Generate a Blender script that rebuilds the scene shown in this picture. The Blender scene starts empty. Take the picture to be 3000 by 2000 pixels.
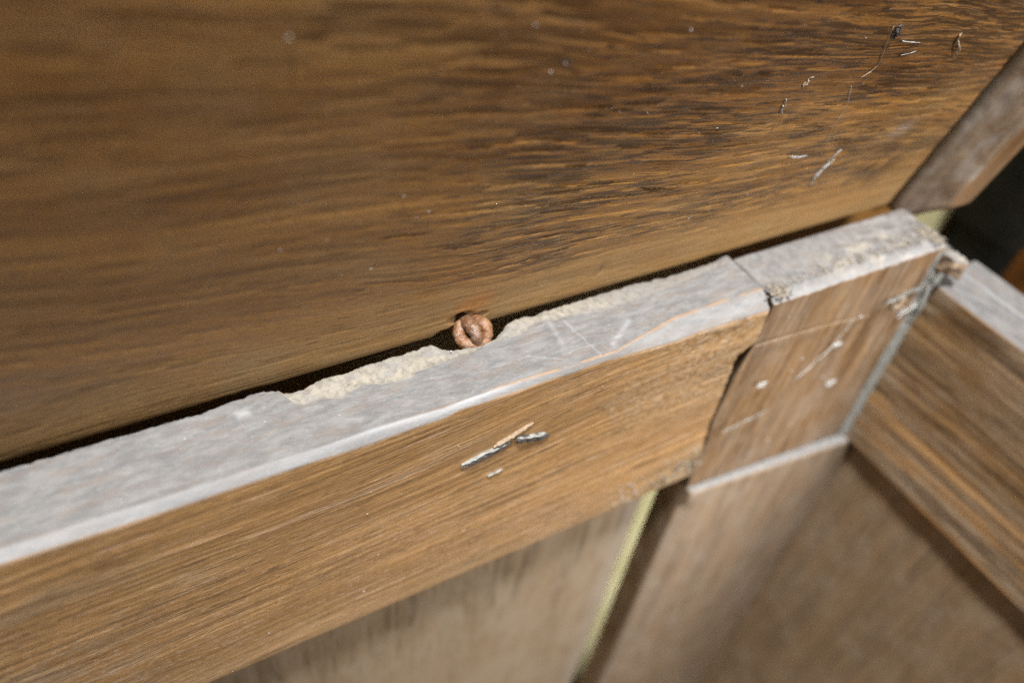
import bpy, math, random
import numpy as np
from mathutils import Matrix, Vector

random.seed(7)
SC = bpy.context.scene
COL = SC.collection
MM = 0.001

# ------------------------------------------------------------------ camera
F_PX = 2327.817                       # focal length in pixels of the 3000x2000 photograph (28 mm lens)
CR = np.array([[0.8727823163964553, -0.47639086442854095, 0.1063144979514325],
               [-0.26831210110862364, -0.6501964348265449, -0.7108116575700811],
               [0.4077494875340905, 0.5918583786919622, -0.695301384284404]])   # rows: right, down, forward
CP = np.array([0.0, -128.645, 171.424])   # millimetres, origin on the rail's front top edge
cam_d = bpy.data.cameras.new('camera')
cam = bpy.data.objects.new('camera', cam_d)
COL.objects.link(cam)
M = Matrix.Identity(4)
for i in range(3):
    M[i][0] = CR[0][i]; M[i][1] = -CR[1][i]; M[i][2] = -CR[2][i]; M[i][3] = CP[i] * MM
cam.matrix_world = M
cam_d.sensor_width = 36.0
cam_d.lens = F_PX / 3000 * 36
cam_d.clip_start = 0.005
cam_d.clip_end = 50
cam_d.dof.use_dof = True
cam_d.dof.focus_distance = 0.234
cam_d.dof.aperture_fstop = 4.8
SC.camera = cam

# ------------------------------------------------------------------ world, lamps, exposure
w = bpy.data.worlds.new('World'); SC.world = w; w.use_nodes = True
w.node_tree.nodes['Background'].inputs[0].default_value = (0.85, 0.92, 1.0, 1)
w.node_tree.nodes['Background'].inputs[1].default_value = 0.05

def aim(o, tgt):
    d = Vector(tgt) - o.location
    o.rotation_euler = d.to_track_quat('-Z', 'Y').to_euler()

def area(name, loc, tgt, size, power, col):
    l = bpy.data.lights.new(name, 'AREA'); l.shape = 'DISK'; l.size = size; l.energy = power; l.color = col
    o = bpy.data.objects.new(name, l); COL.objects.link(o)
    o.location = [c * MM for c in loc]; aim(o, [c * MM for c in tgt]); return o

def spot(name, loc, tgt, radius, power, col, angle, blend):
    l = bpy.data.lights.new(name, 'SPOT'); l.shadow_soft_size = radius; l.energy = power; l.color = col
    l.spot_size = math.radians(angle); l.spot_blend = blend
    o = bpy.data.objects.new(name, l); COL.objects.link(o)
    o.location = [c * MM for c in loc]; aim(o, [c * MM for c in tgt]); return o

area('ceiling_lamp', (-60, -305, 1310), (100, 0, 0), 0.15, 43, (1.0, 0.97, 0.93))
spot('fill_spot', (360, -950, 330), (258, -20, -140), 0.14, 68, (1.0, 0.95, 0.88), 33, 1.0)  # added fill spot, narrow cone leaves the lid's upper left dark
spot('wall_fill_spot', (900, -300, -450), (302, 100, -420), 0.06, 24, (1.0, 0.97, 0.9), 36, 1.0)  # added low spot that brightens the wall behind the chest

SC.view_settings.view_transform = 'Standard'
SC.view_settings.look = 'None'
SC.view_settings.exposure = 0.05
SC.view_settings.gamma = 1.0
SC.view_settings.use_curve_mapping = False
SC.render.engine = 'CYCLES'
SC.cycles.max_bounces = 6
SC.cycles.use_denoising = False

# ------------------------------------------------------------------ helpers: noise, pixels to planes
def hsh(ix, iy, seed):
    a = (ix.astype(np.int64) * 374761393 + iy.astype(np.int64) * 668265263 + seed * 974711) & 0xFFFFFFFF
    a = ((a ^ (a >> 13)) * 1274126177) & 0xFFFFFFFF
    a = ((a ^ (a >> 16)) * 2246822519) & 0xFFFFFFFF
    return ((a ^ (a >> 15)) & 0xFFFFFF) / float(0xFFFFFF)

def vn(x, y, seed=0):
    x = np.asarray(x, float); y = np.asarray(y, float)
    x, y = np.broadcast_arrays(x, y)
    ix = np.floor(x); iy = np.floor(y); fx = x - ix; fy = y - iy
    fx = fx * fx * fx * (fx * (fx * 6 - 15) + 10); fy = fy * fy * fy * (fy * (fy * 6 - 15) + 10)
    a = hsh(ix, iy, seed); b = hsh(ix + 1, iy, seed); c = hsh(ix, iy + 1, seed); d = hsh(ix + 1, iy + 1, seed)
    return (a * (1 - fx) + b * fx) * (1 - fy) + (c * (1 - fx) + d * fx) * fy

def fbm(x, y, seed=0, o=4, g=0.5):
    s = 0; a = 1; t = 0
    for i in range(o):
        s = s + a * vn(x * 2 ** i, y * 2 ** i, seed + i * 17); t += a; a *= g
    return s / t

def sst(a, b, x):
    t = np.clip((x - a) / (b - a), 0, 1); return t * t * (3 - 2 * t)

def hit(u, v, n, d):
    r = CR.T @ np.array([(u - 1500) / F_PX, (v - 1000) / F_PX, 1.0]); n = np.array(n, float)
    return CP + r * ((d - n @ CP) / (n @ r))

TOP = ((0, 0, 1), 0.0); FRONT = ((0, 1, 0), 0.0)
LS = 0.2154                                     # lid leans forward: y = 30.1 - LS * z
LIDP = ((0, 1, LS), 30.1)
def onlid(u, v): return hit(u, v, *LIDP)

# ------------------------------------------------------------------ helpers: mesh
def put(name, verts, faces, mat, parent=None, attrs=None, grain=None, smooth=True):
    me = bpy.data.meshes.new(name)
    verts = np.asarray(verts, float) * MM
    if isinstance(faces, np.ndarray):
        k = faces.shape[1]; nf = len(faces)
        me.vertices.add(len(verts)); me.vertices.foreach_set('co', verts.ravel())
        me.loops.add(nf * k); me.loops.foreach_set('vertex_index', faces.astype(np.int32).ravel())
        me.polygons.add(nf)
        me.polygons.foreach_set('loop_start', np.arange(0, nf * k, k, dtype=np.int32))
        me.polygons.foreach_set('loop_total', np.full(nf, k, dtype=np.int32))
        me.update(calc_edges=True)
    else:
        me.from_pydata([tuple(v) for v in verts], [], [tuple(f) for f in faces])
        me.update()
    me.validate()
    me.polygons.foreach_set('use_smooth', np.full(len(me.polygons), smooth))
    if grain is not None:
        a = me.attributes.new('grain', 'FLOAT_VECTOR', 'POINT'); a.data.foreach_set('vector', np.asarray(grain, np.float32).ravel())
    for k, v in (attrs or {}).items():
        a = me.attributes.new(k, 'FLOAT', 'POINT'); a.data.foreach_set('value', np.clip(np.asarray(v, np.float32), 0, 1).ravel())
    me.materials.append(mat)
    o = bpy.data.objects.new(name, me); COL.objects.link(o)
    if parent: o.parent = parent
    return o

def axis(a, b, step, r, fine=None):
    base = np.linspace(a, b, max(2, int(abs(b - a) / step) + 1))
    if fine is not None:
        f0, f1, fs = fine
        base = np.concatenate([base[(base < f0) | (base > f1)], np.arange(f0, f1 + 1e-6, fs)])
    ed = np.array([0, .12, .3, .55, 1.0]) * r
    base = base[(base > a + r * 1.05) & (base < b - r * 1.05)]
    return np.unique(np.round(np.concatenate([a + ed, base, b - ed]), 4))

def gridbox(xs, ys, zs, r):
    nx, ny, nz = len(xs), len(ys), len(zs)
    def vid(i, j, k): return (i * ny + j) * nz + k
    Q = []
    def sheet(A, B, fn, flip):
        a, b = np.meshgrid(np.arange(A - 1), np.arange(B - 1), indexing='ij'); a = a.ravel(); b = b.ravel()
        q = np.stack([fn(a, b), fn(a + 1, b), fn(a + 1, b + 1), fn(a, b + 1)], 1)
        Q.append(q[:, ::-1] if flip else q)
    o = lambda c: np.int64(c)
    sheet(nx, ny, lambda a, b: vid(a, b, o(0)), True); sheet(nx, ny, lambda a, b: vid(a, b, o(nz - 1)), False)
    sheet(nx, nz, lambda a, b: vid(a, o(0), b), False); sheet(nx, nz, lambda a, b: vid(a, o(ny - 1), b), True)
    sheet(ny, nz, lambda a, b: vid(o(0), a, b), True); sheet(ny, nz, lambda a, b: vid(o(nx - 1), a, b), False)
    Q = np.concatenate(Q); ids, inv = np.unique(Q, return_inverse=True); F = inv.reshape(Q.shape)
    k = ids % nz; j = (ids // nz) % ny; i = ids // (ny * nz)
    P0 = np.stack([xs[i], ys[j], zs[k]], 1)
    lo = np.array([xs[0], ys[0], zs[0]]) + r; hi = np.array([xs[-1], ys[-1], zs[-1]]) - r
    inner = np.clip(P0, lo, hi); d = P0 - inner; n = d / np.maximum(np.linalg.norm(d, axis=1, keepdims=True), 1e-9)
    return inner + n * r, n, F, P0

def tube(path, rad, seg=8, cap=True):
    path = np.asarray(path, float); n = len(path)
    rad = np.broadcast_to(np.asarray(rad, float), (n,))
    V = []; F = []
    up = np.array([0.3, 0.2, 0.93])
    for i in range(n):
        t = path[min(i + 1, n - 1)] - path[max(i - 1, 0)]; t /= max(np.linalg.norm(t), 1e-9)
        s = np.cross(t, up); s /= max(np.linalg.norm(s), 1e-6); q = np.cross(t, s)
        for k in range(seg):
            a = 2 * math.pi * k / seg
            V.append(path[i] + rad[i] * (math.cos(a) * s + math.sin(a) * q))
    for i in range(n - 1):
        for k in range(seg):
            F.append((i * seg + k, i * seg + (k + 1) % seg, (i + 1) * seg + (k + 1) % seg, (i + 1) * seg + k))
    if cap:
        F.append(tuple(range(seg))[::-1]); F.append(tuple((n - 1) * seg + k for k in range(seg)))
    return V, F

# ------------------------------------------------------------------ materials
class NT:
    def __init__(self, name):
        m = bpy.data.materials.new(name); m.use_nodes = True
        self.m = m; self.t = m.node_tree; self.t.nodes.clear()
        self.out = self.t.nodes.new('ShaderNodeOutputMaterial'); self.b = self.t.nodes.new('ShaderNodeBsdfPrincipled')
        self.t.links.new(self.b.outputs[0], self.out.inputs[0])
    def n(self, typ, **kw):
        x = self.t.nodes.new(typ)
        for k, v in kw.items(): setattr(x, k, v)
        return x
    def l(self, a, b): self.t.links.new(a, b)
    def val(self, x, sock):
        if isinstance(x, (int, float)): sock.default_value = x
        elif isinstance(x, tuple): sock.default_value = (*x, 1) if len(x) == 3 and len(sock.default_value) == 4 else x
        else: self.l(x, sock)
    def math(self, op, a, b=0.0, c=0.0):
        x = self.n('ShaderNodeMath', operation=op)
        self.val(a, x.inputs[0]); self.val(b, x.inputs[1]); self.val(c, x.inputs[2]); return x.outputs[0]
    def attr(self, name, vec=False):
        x = self.n('ShaderNodeAttribute', attribute_name=name); return x.outputs['Vector' if vec else 'Fac']
    def noise(self, vec, scale, detail=3, rough=0.55, off=(0, 0, 0), dist=0.0):
        mp = self.n('ShaderNodeMapping'); self.l(vec, mp.inputs[0])
        mp.inputs['Location'].default_value = off; mp.inputs['Scale'].default_value = scale
        x = self.n('ShaderNodeTexNoise'); self.l(mp.outputs[0], x.inputs['Vector'])
        x.inputs['Scale'].default_value = 1; x.inputs['Detail'].default_value = detail
        x.inputs['Roughness'].default_value = rough; x.inputs['Distortion'].default_value = dist
        return x.outputs[0]
    def ss(self, x, a, b, lo=0.0, hi=1.0):
        r = self.n('ShaderNodeMapRange', interpolation_type='SMOOTHSTEP')
        self.val(x, r.inputs[0]); r.inputs[1].default_value = a; r.inputs[2].default_value = b
        r.inputs[3].default_value = lo; r.inputs[4].default_value = hi; return r.outputs[0]
    def mix(self, f, a, b, mode='MIX'):
        x = self.n('ShaderNodeMix', data_type='RGBA', blend_type=mode)
        self.val(f, x.inputs[0]); self.val(a, x.inputs[6]); self.val(b, x.inputs[7]); return x.outputs[2]
    def bump(self, h, strength, dist):
        x = self.n('ShaderNodeBump'); x.inputs['Strength'].default_value = strength; x.inputs['Distance'].default_value = dist
        self.l(h, x.inputs['Height']); self.l(x.outputs[0], self.b.inputs['Normal'])

def wood(name, dark, mid, pale, pore=0.6, scratch_glint=0.35, dustcol=((.150, .151, .155), (.228, .227, .226)),
         crustcol=((.24, .222, .19), (.36, .335, .285)), rough=0.5, film=0.25, filmcol=(.29, .225, .15), seed=0.0,
         fine=0.36, bump=0.5, spec=0.45, con=1.0):
    N = NT(name); g = N.attr('grain', True); o = (seed, seed * 1.7, seed * .6)
    broad = N.noise(g, (1 / 150, 1 / 11, 1 / 11), 3, .55, o, .3)
    mid_n = N.noise(g, (1 / 38, 1 / 1.7, 1 / 1.7), 3, .6, o, .2)
    lines = N.noise(g, (1 / 70, 1 / .55, 1 / .55), 2, .55, (o[0] + 7, o[1], o[2]))
    fin = N.noise(g, (1 / 3.2, 1 / fine, 1 / fine), 2, .6, o)
    blot = N.noise(g, (1 / 34, 1 / 20, 1 / 20), 3, .6, o)
    speck = N.noise(g, (1 / .9, 1 / .8, 1 / .8), 2, .6, o)
    c = N.mix(N.ss(broad, .33, .66), dark, mid)
    c = N.mix(N.ss(mid_n, .46, .74, 0, .55 * con), c, pale)
    c = N.mix(N.ss(mid_n, .48, .26, 0, .4 * con), c, dark)
    band = N.attr('band')
    c = N.mix(N.math('MULTIPLY', N.ss(lines, .48, .62), N.math('ADD', .20 * con, N.math('MULTIPLY', band, .6))), c, N.mix(1.0, c, (.42, .36, .34), 'MULTIPLY'))
    c = N.mix(N.math('MULTIPLY', N.ss(lines, .46, .34), N.math('ADD', .14, N.math('MULTIPLY', band, .6))), c, N.mix(band, pale, (.62, .48, .40)))
    c = N.mix(N.ss(fin, .46, .66, .0, .5), c, N.mix(1.0, c, (.50, .45, .42), 'MULTIPLY'))
    pn = N.noise(g, (1 / 15, 1 / .80, 1 / .80), 2, .5, (o[0] + 31, o[1], o[2]), .35)
    pores = N.ss(N.math('ADD', pn, N.math('MULTIPLY', N.attr('zone'), .20)), .67, .72)
    c = N.mix(N.math('MULTIPLY', pores, pore), c, (.040, .022, .012))
    scr = N.ss(N.noise(g, (1 / 24, 1 / .42, 1 / .42), 2, .5, (o[0] + 57, o[1], o[2])), .60, .70)
    scr = N.math('MULTIPLY', scr, N.ss(blot, .40, .60, 0, scratch_glint))
    dsh = N.math('MULTIPLY', N.ss(N.noise(g, (1 / 2.6, 1 / .30, 1 / .30), 2, .5, (o[0] + 77, o[1], o[2])), .58, .70), N.attr('dash'))
    scr = N.math('MAXIMUM', scr, dsh)
    c = N.mix(scr, c, (.62, .46, .37))  # pale scratches and dashes, specular highlight painted into their colour
    # grey handling film, soft patches
    fl = N.math('MULTIPLY', N.ss(N.noise(g, (1 / 22, 1 / 15, 1 / 15), 5, .65, (o[0] + 90, o[1], o[2])), .40, .70), film)
    fl = N.math('ADD', fl, N.math('MULTIPLY', N.attr('film'), N.ss(speck, .25, .7, .35, 1.0)))
    c = N.mix(N.math('MINIMUM', fl, .92), c, filmcol)
    c = N.mix(N.math('MULTIPLY', N.attr('rust'), N.ss(speck, .25, .6, .35, 1.0)), c, (.42, .19, .06))
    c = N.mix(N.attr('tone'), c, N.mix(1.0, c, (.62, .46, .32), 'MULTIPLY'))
    c = N.mix(N.attr('crack_shade'), c, (.018, .011, .007))  # near-black for cracks, also for shade painted on the post's left face
    c = N.mix(N.math('MULTIPLY', N.attr('worn'), N.ss(mid_n, .35, .55, .2, 1)), c, (.50, .29, .12))
    # packed dust on upward faces
    d1 = N.noise(g, (1 / 9, 1 / 3.5, 1 / 3.5), 5, .7, o); d2 = N.noise(g, (1 / 1.3, 1 / .9, 1 / .9), 3, .6, o)
    dc = N.mix(N.ss(d1, .34, .66), dustcol[0], dustcol[1])
    dc = N.mix(N.ss(lines, .50, .64, 0, .28), dc, (.16, .15, .15))
    dc = N.mix(N.ss(d2, .56, .76, 0, .4), dc, (.36, .36, .36))
    dc = N.mix(N.ss(d2, .42, .26, 0, .25), dc, (.15, .14, .135))
    dc = N.mix(N.ss(N.noise(g, (1 / 14, 1 / 3, 1 / 3), 4, .6, (o[0] + 11, 3, 0)), .48, .64, 0, .5), dc, (.185, .152, .132))
    dust = N.attr('dust')
    c = N.mix(dust, c, dc)
    k1 = N.noise(g, (1 / 2.0, 1 / 3.2, 1 / 3.2), 5, .7, o)
    cc = N.mix(N.ss(k1, .36, .60), crustcol[0], crustcol[1])
    cc = N.mix(N.ss(d1, .48, .62, 0, .6), cc, (.25, .25, .255))
    cc = N.mix(N.ss(k1, .36, .27), cc, (.10, .08, .06))
    crust = N.attr('crust'); c = N.mix(crust, c, cc)
    c = N.mix(N.attr('pale'), c, (.43, .44, .46))
    N.l(c, N.b.inputs['Base Color'])
    matte = N.math('MAXIMUM', N.math('MAXIMUM', dust, crust), N.math('MULTIPLY', N.attr('film'), .8))
    rr = N.math('ADD', N.ss(mid_n, .3, .7, rough - .1, rough + .14), N.math('MULTIPLY', matte, .4))
    N.l(N.math('MINIMUM', rr, .95), N.b.inputs['Roughness'])
    N.l(N.math('MULTIPLY', N.math('SUBTRACT', 1.0, matte), spec), N.b.inputs['Specular IOR Level'])
    h = N.math('ADD', N.math('MULTIPLY', lines, .45), N.math('MULTIPLY', fin, .32))
    h = N.math('SUBTRACT', h, N.math('MULTIPLY', pores, .6))
    h = N.math('ADD', h, N.math('MULTIPLY', scr, .15))
    keep = N.math('SUBTRACT', 1.0, N.math('MULTIPLY', N.math('MAXIMUM', dust, crust), .75))
    h = N.math('MULTIPLY', h, keep)
    h = N.math('ADD', h, N.math('MULTIPLY', N.math('MAXIMUM', dust, crust), N.math('ADD', N.math('MULTIPLY', d2, .35), N.math('MULTIPLY', k1, N.math('MULTIPLY', crust, .28)))))
    N.bump(h, bump, 0.0011)
    return N.m

def plain(name, col1, col2, scale, rough=.8, metal=0.0, bump=0.3, col3=None, spec=.3):
    N = NT(name); tc = N.n('ShaderNodeTexCoord').outputs['Object']
    a = N.noise(tc, (1000 / scale,) * 3, 5, .65); b = N.noise(tc, (1000 / scale * 3.1,) * 3, 3, .6, (5, 2, 9))
    c = N.mix(N.ss(a, .35, .65), col1, col2)
    if col3: c = N.mix(N.ss(b, .52, .66), c, col3)
    N.l(c, N.b.inputs['Base Color']); N.b.inputs['Roughness'].default_value = rough
    N.b.inputs['Specular IOR Level'].default_value = spec
    if metal: N.l(N.ss(b, .55, .7, 0, metal), N.b.inputs['Metallic'])
    N.bump(N.math('ADD', a, N.math('MULTIPLY', b, .5)), bump, scale * MM * .3)
    return N.m

M_LID = wood('lid_oak', (.275, .132, .034), (.415, .212, .056), (.50, .285, .090), pore=.74, scratch_glint=.15, film=.12, filmcol=(.37, .265, .145), seed=3.1, bump=.6, rough=.33, spec=.65, con=.45)  # film colour lightened for bounced light low on the lid
M_RAIL = wood('rail_oak', (.285, .160, .062), (.39, .224, .090), (.48, .305, .145), pore=.55, scratch_glint=.75, film=.10, seed=11.7, bump=.6)
M_POST = wood('post_oak', filmcol=(.30, .25, .20), *[(.12, .064, .026), (.24, .140, .064), (.42, .27, .14)], pore=.5, scratch_glint=.3, film=.35, seed=23.3, fine=.5)
M_SIDE = wood('side_oak', filmcol=(.36, .295, .225), dustcol=((.12, .122, .13), (.19, .19, .195)), *[(.16, .092, .038), (.28, .17, .078), (.44, .27, .105)], pore=.5, scratch_glint=.2, film=.35, seed=37.9, fine=.6)
M_PANEL = wood('panel_oak', (.17, .115, .064), (.265, .19, .118), (.34, .26, .175), pore=.35, scratch_glint=.1, film=.6, filmcol=(.27, .218, .162), seed=51.3, fine=.6, spec=.25)
M_RUST = plain('rusted_iron', (.19, .075, .022), (.28, .150, .075), 3.4, rough=.45, bump=.7, col3=(.22, .175, .15), spec=.7)
M_RUST2 = plain('bare_rusted_iron', (.15, .06, .02), (.20, .115, .065), 2.2, rough=.36, metal=.6, bump=.8, col3=(.24, .21, .19), spec=.8)
M_IRON = plain('dark_iron', (.03, .03, .034), (.085, .082, .085), 1.2, rough=.6, bump=.6, col3=(.22, .18, .16), spec=.5)
M_SPL = plain('raw_splinter', (.24, .175, .115), (.37, .30, .225), 1.5, rough=.8)
M_GREY = plain('pale_dust', (.34, .345, .35), (.50, .50, .49), 1.0, rough=.95, bump=.4, spec=.1)
M_SEAM = plain('grey_dust_seam', (.20, .205, .195), (.32, .325, .31), 2.5, rough=.95, bump=.6, spec=.1)
M_CRUMB = plain('crumbs', (.15, .13, .105), (.32, .29, .235), .9, rough=.95, bump=.4, col3=(.16, .14, .12), spec=.1)
M_WALL = plain('yellow_plaster', (.60, .57, .32), (.70, .67, .42), 60, rough=.9, bump=.1)
M_FLOOR = plain('brown_floorboards', (.16, .08, .03), (.26, .13, .05), 90, rough=.6, bump=.1)
M_NBR = plain('orange_brown_varnish', (.22, .085, .018), (.34, .14, .03), 40, rough=.45, bump=.1)
M_NBD = plain('varnish_shade', (.012, .013, .012), (.022, .022, .02), 30, rough=.7, bump=.1, spec=.1)  # black paints shade onto the cabinet's brown varnish

def tag(o, label=None, cat=None, group=None, kind=None):
    if label: o['label'] = label
    if cat: o['category'] = cat
    if group: o['group'] = group
    if kind: o['kind'] = kind
    return o

# ------------------------------------------------------------------ setting behind the chest
def slab(name, x0, x1, y0, y1, z0, z1, mat, r=2.0, parent=None, step=200):
    P, n, F, _ = gridbox(axis(x0, x1, step, r), axis(y0, y1, step, r), axis(z0, z1, step, r), r)
    return put(name, P, F, mat, parent)
tag(slab('wall', -1500, 2500, 100, 140, -640, 1600, M_WALL), kind='structure')
tag(slab('floor', -1500, 2500, -1500, 100, -680, -640, M_FLOOR), kind='structure')

cab = bpy.data.objects.new('varnished_cabinet', None); COL.objects.link(cab)
tag(cab, 'blurred dark brown varnished cabinet standing beyond the chest end', 'cabinet')

# ------------------------------------------------------------------ the chest
chest = bpy.data.objects.new('oak_chest', None); COL.objects.link(chest)
tag(chest, 'old dusty oak chest with raised lid, worn back rail and rusty wire hinge', 'chest')

# traced outlines, turned into positions on the rail's own planes
def tr_top(pts, z=0.0):
    a = np.array([hit(u, v, (0, 0, 1), z)[:2] for u, v in pts]); return a[np.argsort(a[:, 0])]
def tr_front(pts):
    a = np.array([hit(u, v, *FRONT)[[0, 2]] for u, v in pts]); return a[np.argsort(a[:, 0])]
EDGE_F = tr_front([(0, 1655), (179, 1597), (383, 1532), (600, 1461), (930, 1350), (1078, 1305), (1200, 1260), (1300, 1228), (1353, 1200), (1500, 1154), (1602, 1118), (1777, 1060), (1876, 1032), (1985, 1003), (2084, 965), (2246, 917)])
EDGE_C = tr_top([(0, 1604), (217, 1535), (383, 1482), (600, 1415), (789, 1350), (942, 1305), (1098, 1251), (1300, 1192), (1343, 1175), (1465, 1132), (1603, 1091), (1723, 1060), (1777, 1046), (1850, 1000), (1910, 968), (1975, 930), (2154, 868), (2240, 842)])
EDGE_B = tr_top([(0, 1391), (128, 1352), (298, 1300), (395, 1274), (593, 1217), (700, 1176), (751, 1158), (815, 1141), (828, 1149), (851, 1150), (879, 1140), (930, 1116), (976, 1097), (1004, 1093), (1032, 1083), (1072, 1067), (1098, 1060), (1134, 1047), (1172, 1038), (1236, 1015), (1264, 1007), (1285, 1015), (1296, 1021), (1316, 1023), (1334, 1024), (1356, 1020), (1400, 1012), (1443, 995), (1457, 981), (1472, 968), (1488, 946), (1512, 933), (1541, 925), (1568, 924), (1597, 908), (1635, 897), (1700, 877), (1787, 850), (1851, 832), (1899, 823), (1927, 813), (1946, 813), (1978, 802), (2048, 780), (2103, 762), (2112, 769), (2130, 761)], -0.8)
EDGE_K = tr_top([(800, 1146), (828, 1154), (858, 1181), (889, 1188), (940, 1171), (1006, 1167), (1027, 1149), (1062, 1129), (1121, 1126), (1180, 1116), (1208, 1108), (1223, 1089), (1261, 1078), (1296, 1062), (1338, 1046), (1383, 1032), (1419, 1015), (1450, 1000), (1483, 990), (1524, 982), (1564, 946), (1637, 934), (1691, 920), (1771, 910), (1867, 879), (1924, 863), (1972, 842), (2058, 805), (2100, 775)])

def make_rail():
    xs = np.unique(np.concatenate([np.linspace(-520, -70, 30), np.arange(-70, 192.01, 0.55)]))
    nx = len(xs)
    zf = np.interp(xs, EDGE_F[:, 0], EDGE_F[:, 1]); zf = np.clip(zf, -8, -.8)
    zf[xs < EDGE_F[0, 0]] = EDGE_F[0, 1] + (xs[xs < EDGE_F[0, 0]] - EDGE_F[0, 0]) * -.001
    yc = np.clip(np.interp(xs, EDGE_C[:, 0], EDGE_C[:, 1]), 1.2, 11)
    yb = np.interp(xs, EDGE_B[:, 0], EDGE_B[:, 1]) + (fbm(xs / 2.2, xs * 0, 5) - .5) * .7 + (vn(xs / .7, xs * 0, 9) - .5) * .3
    has = sst(25, 29, xs) * (1 - sst(184, 190, xs))
    yk = np.interp(xs, EDGE_K[:, 0], EDGE_K[:, 1]); yk = np.where((xs < 25) | (xs > 190), yb - .6, yk) + (fbm(xs / 1.6, xs * 0, 15) - .5) * .8
    yk = np.minimum(yk, yb - .5)
    rows = []   # (y, z, kind) per station
    n_f, n_c, n_t, n_k = 150, 7, 40, 18
    Y = []; Z = []; kind = []
    one = np.ones(nx)
    Y.append(one * 25.4); Z.append(one * -100); kind.append(0)
    for t in (.5, .9): Y.append(25.4 + (0.9 - 25.4) * t * one); Z.append(one * -100); kind.append(0)
    for t in (20, 50, 75): a = math.radians(t); Y.append(one * (.9 - .9 * math.sin(a))); Z.append(one * (-99.1 - .9 * math.cos(a))); kind.append(1)
    for i in range(n_f + 1):
        t = i / n_f; Y.append(one * 0); Z.append(-99.1 + (zf + 99.1) * t); kind.append(1)
    for i in range(1, n_c):
        t = i / n_c; b = .12 * math.sin(math.pi * t) * (yc - zf) * .5
        Y.append(yc * t - b * .6); Z.append(zf * (1 - t) + b * .6); kind.append(2)
    for i in range(n_t + 1):
        t = i / n_t; Y.append(yc + (yk - yc) * t); Z.append(one * 0); kind.append(3)
    for i in range(1, n_k + 1):
        t = i / n_k; Y.append(yk + (yb - yk) * t); Z.append(-has * (.35 * min(1, t * 6) + .9 * t * t)); kind.append(4)
    for dz in (-.6, -1.5, -3, -6, -12, -30, -60):
        k = sst(0, 14, -dz); Y.append(yb * (1 - k) + 25.4 * k); Z.append(one * dz - has * 1.2 * (1 - k)); kind.append(5)
    Y = np.array(Y); Z = np.array(Z); X = np.broadcast_to(xs, Y.shape).copy(); kind = np.array(kind)[:, None] * np.ones_like(Y)
    nr = len(Y)
    # surface relief
    gb = np.where(kind <= 1.5, Z - .055 * X - .13 * (X - 95) * np.exp(-((Z + 26) / 17) ** 2) * np.exp(-((X - 95) / 70) ** 2), Y)
    vis = (X > -72)
    fr = (kind == 1)
    ridge = (fbm(X / 60, gb / 2.1, 21, 3) - .5) * .4 + (fbm(X / 16, gb / .95, 22, 2) - .5) * .16
    edge = sst(-100, -97, Z)
    tool = sst(120, 160, X + (fbm(X / 14, Z / 9, 77) - .5) * 50) * sst(-62, -30, Z + (X - 150) * .15)      # rough cross-cut patch near the joint
    chips = fbm((X + .4 * Z) / 1.2, (Z - .5 * X) / 2.0, 31, 3)
    Y -= np.where(fr, ridge * edge + tool * (chips - .5) * .7 + (fbm(X / 60, Z / 40, 3) - .5) * 1.2 * sst(-99, -90, Z) * sst(0, -6, Z), 0)
    Zt = np.where((kind == 3) | (kind == 2), (fbm(X / 9, Y / 5, 41, 4) - .5) * .45 + (fbm(X / 1.6, Y / 1.3, 43, 2) - .5) * .14, 0)
    cr = (kind == 4)
    lump = fbm((X - .4 * Y) / 1.7, Y / 4.0, 51, 4)
    Zt = Zt + np.where(cr, (lump - .5) * .85, 0)
    # scored split across the top, with one lip raised
    A = hit(1655, 936, *TOP)[:2]; Bp = hit(1777, 1046, *TOP)[:2]; d = Bp - A; L = np.linalg.norm(d); d /= L
    sx = X + .35 * (vn(Y / 2., X * 0, 4) - .5)
    s = (sx - A[0]) * d[0] + (Y - A[1]) * d[1]; q = (sx - A[0]) * -d[1] + (Y - A[1]) * d[0]
    on = (kind == 3) * sst(-.5, 1.5, s) * (1 - sst(L - .5, L + .8, s))
    split = on * np.exp(-(q / .28) ** 2) * sst(.25, .5, s / L + (vn(s / 1.5, s * 0, 8) - .5) * .3)
    Zt = Zt - split * .7 - on * .35 * sst(.0, .5, q * np.sign(1)) * np.exp(-np.abs(q) / 9)
    palel = on * np.exp(-((q + .55) / .35) ** 2) * .45
    scr_t = np.zeros_like(X)
    for (p, q2, wd, am) in [((1540, 1042), (1668, 1054), .22, .5), ((1846, 935), (1792, 1012), 1.0, .4), ((1606, 938), (1650, 1010), .8, .3), ((1612, 940), (1570, 962), .3, .3), ((1430, 1080), (1500, 1060), .2, .35), ((690, 1222), (735, 1205), 1.6, .55), ((1000, 1230), (1090, 1222), .25, .3), ((1240, 1110), (1330, 1098), .2, .3)]:
        a_ = hit(*p, *TOP)[:2]; b_ = hit(*q2, *TOP)[:2]; dd = b_ - a_; LL = np.linalg.norm(dd); dd = dd / LL
        s_ = (X - a_[0]) * dd[0] + (Y - a_[1]) * dd[1]; q_ = (X - a_[0]) * -dd[1] + (Y - a_[1]) * dd[0]
        scr_t = np.maximum(scr_t, (kind == 3) * am * np.exp(-(q_ / wd) ** 2) * sst(-.5, .8, s_) * (1 - sst(LL - .8, LL + .5, s_)) * (.5 + .5 * vn(X / 1.3, Y / 1.1, 141)))
    palel = np.maximum(palel, scr_t)
    Z = Z + np.where(vis, Zt, 0)
    # ragged right end where the rail meets the corner post
    zr = np.array([-100, -84, -66, -41, -24, -20, 5.]); xe = np.array([191.6, 191.8, 189.7, 188.9, 187.8, 195.4, 195.7])
    XE = np.interp(Z, zr, xe) + (vn(Z / 1.1, Z * 0, 71) - .5) * .7
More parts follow.
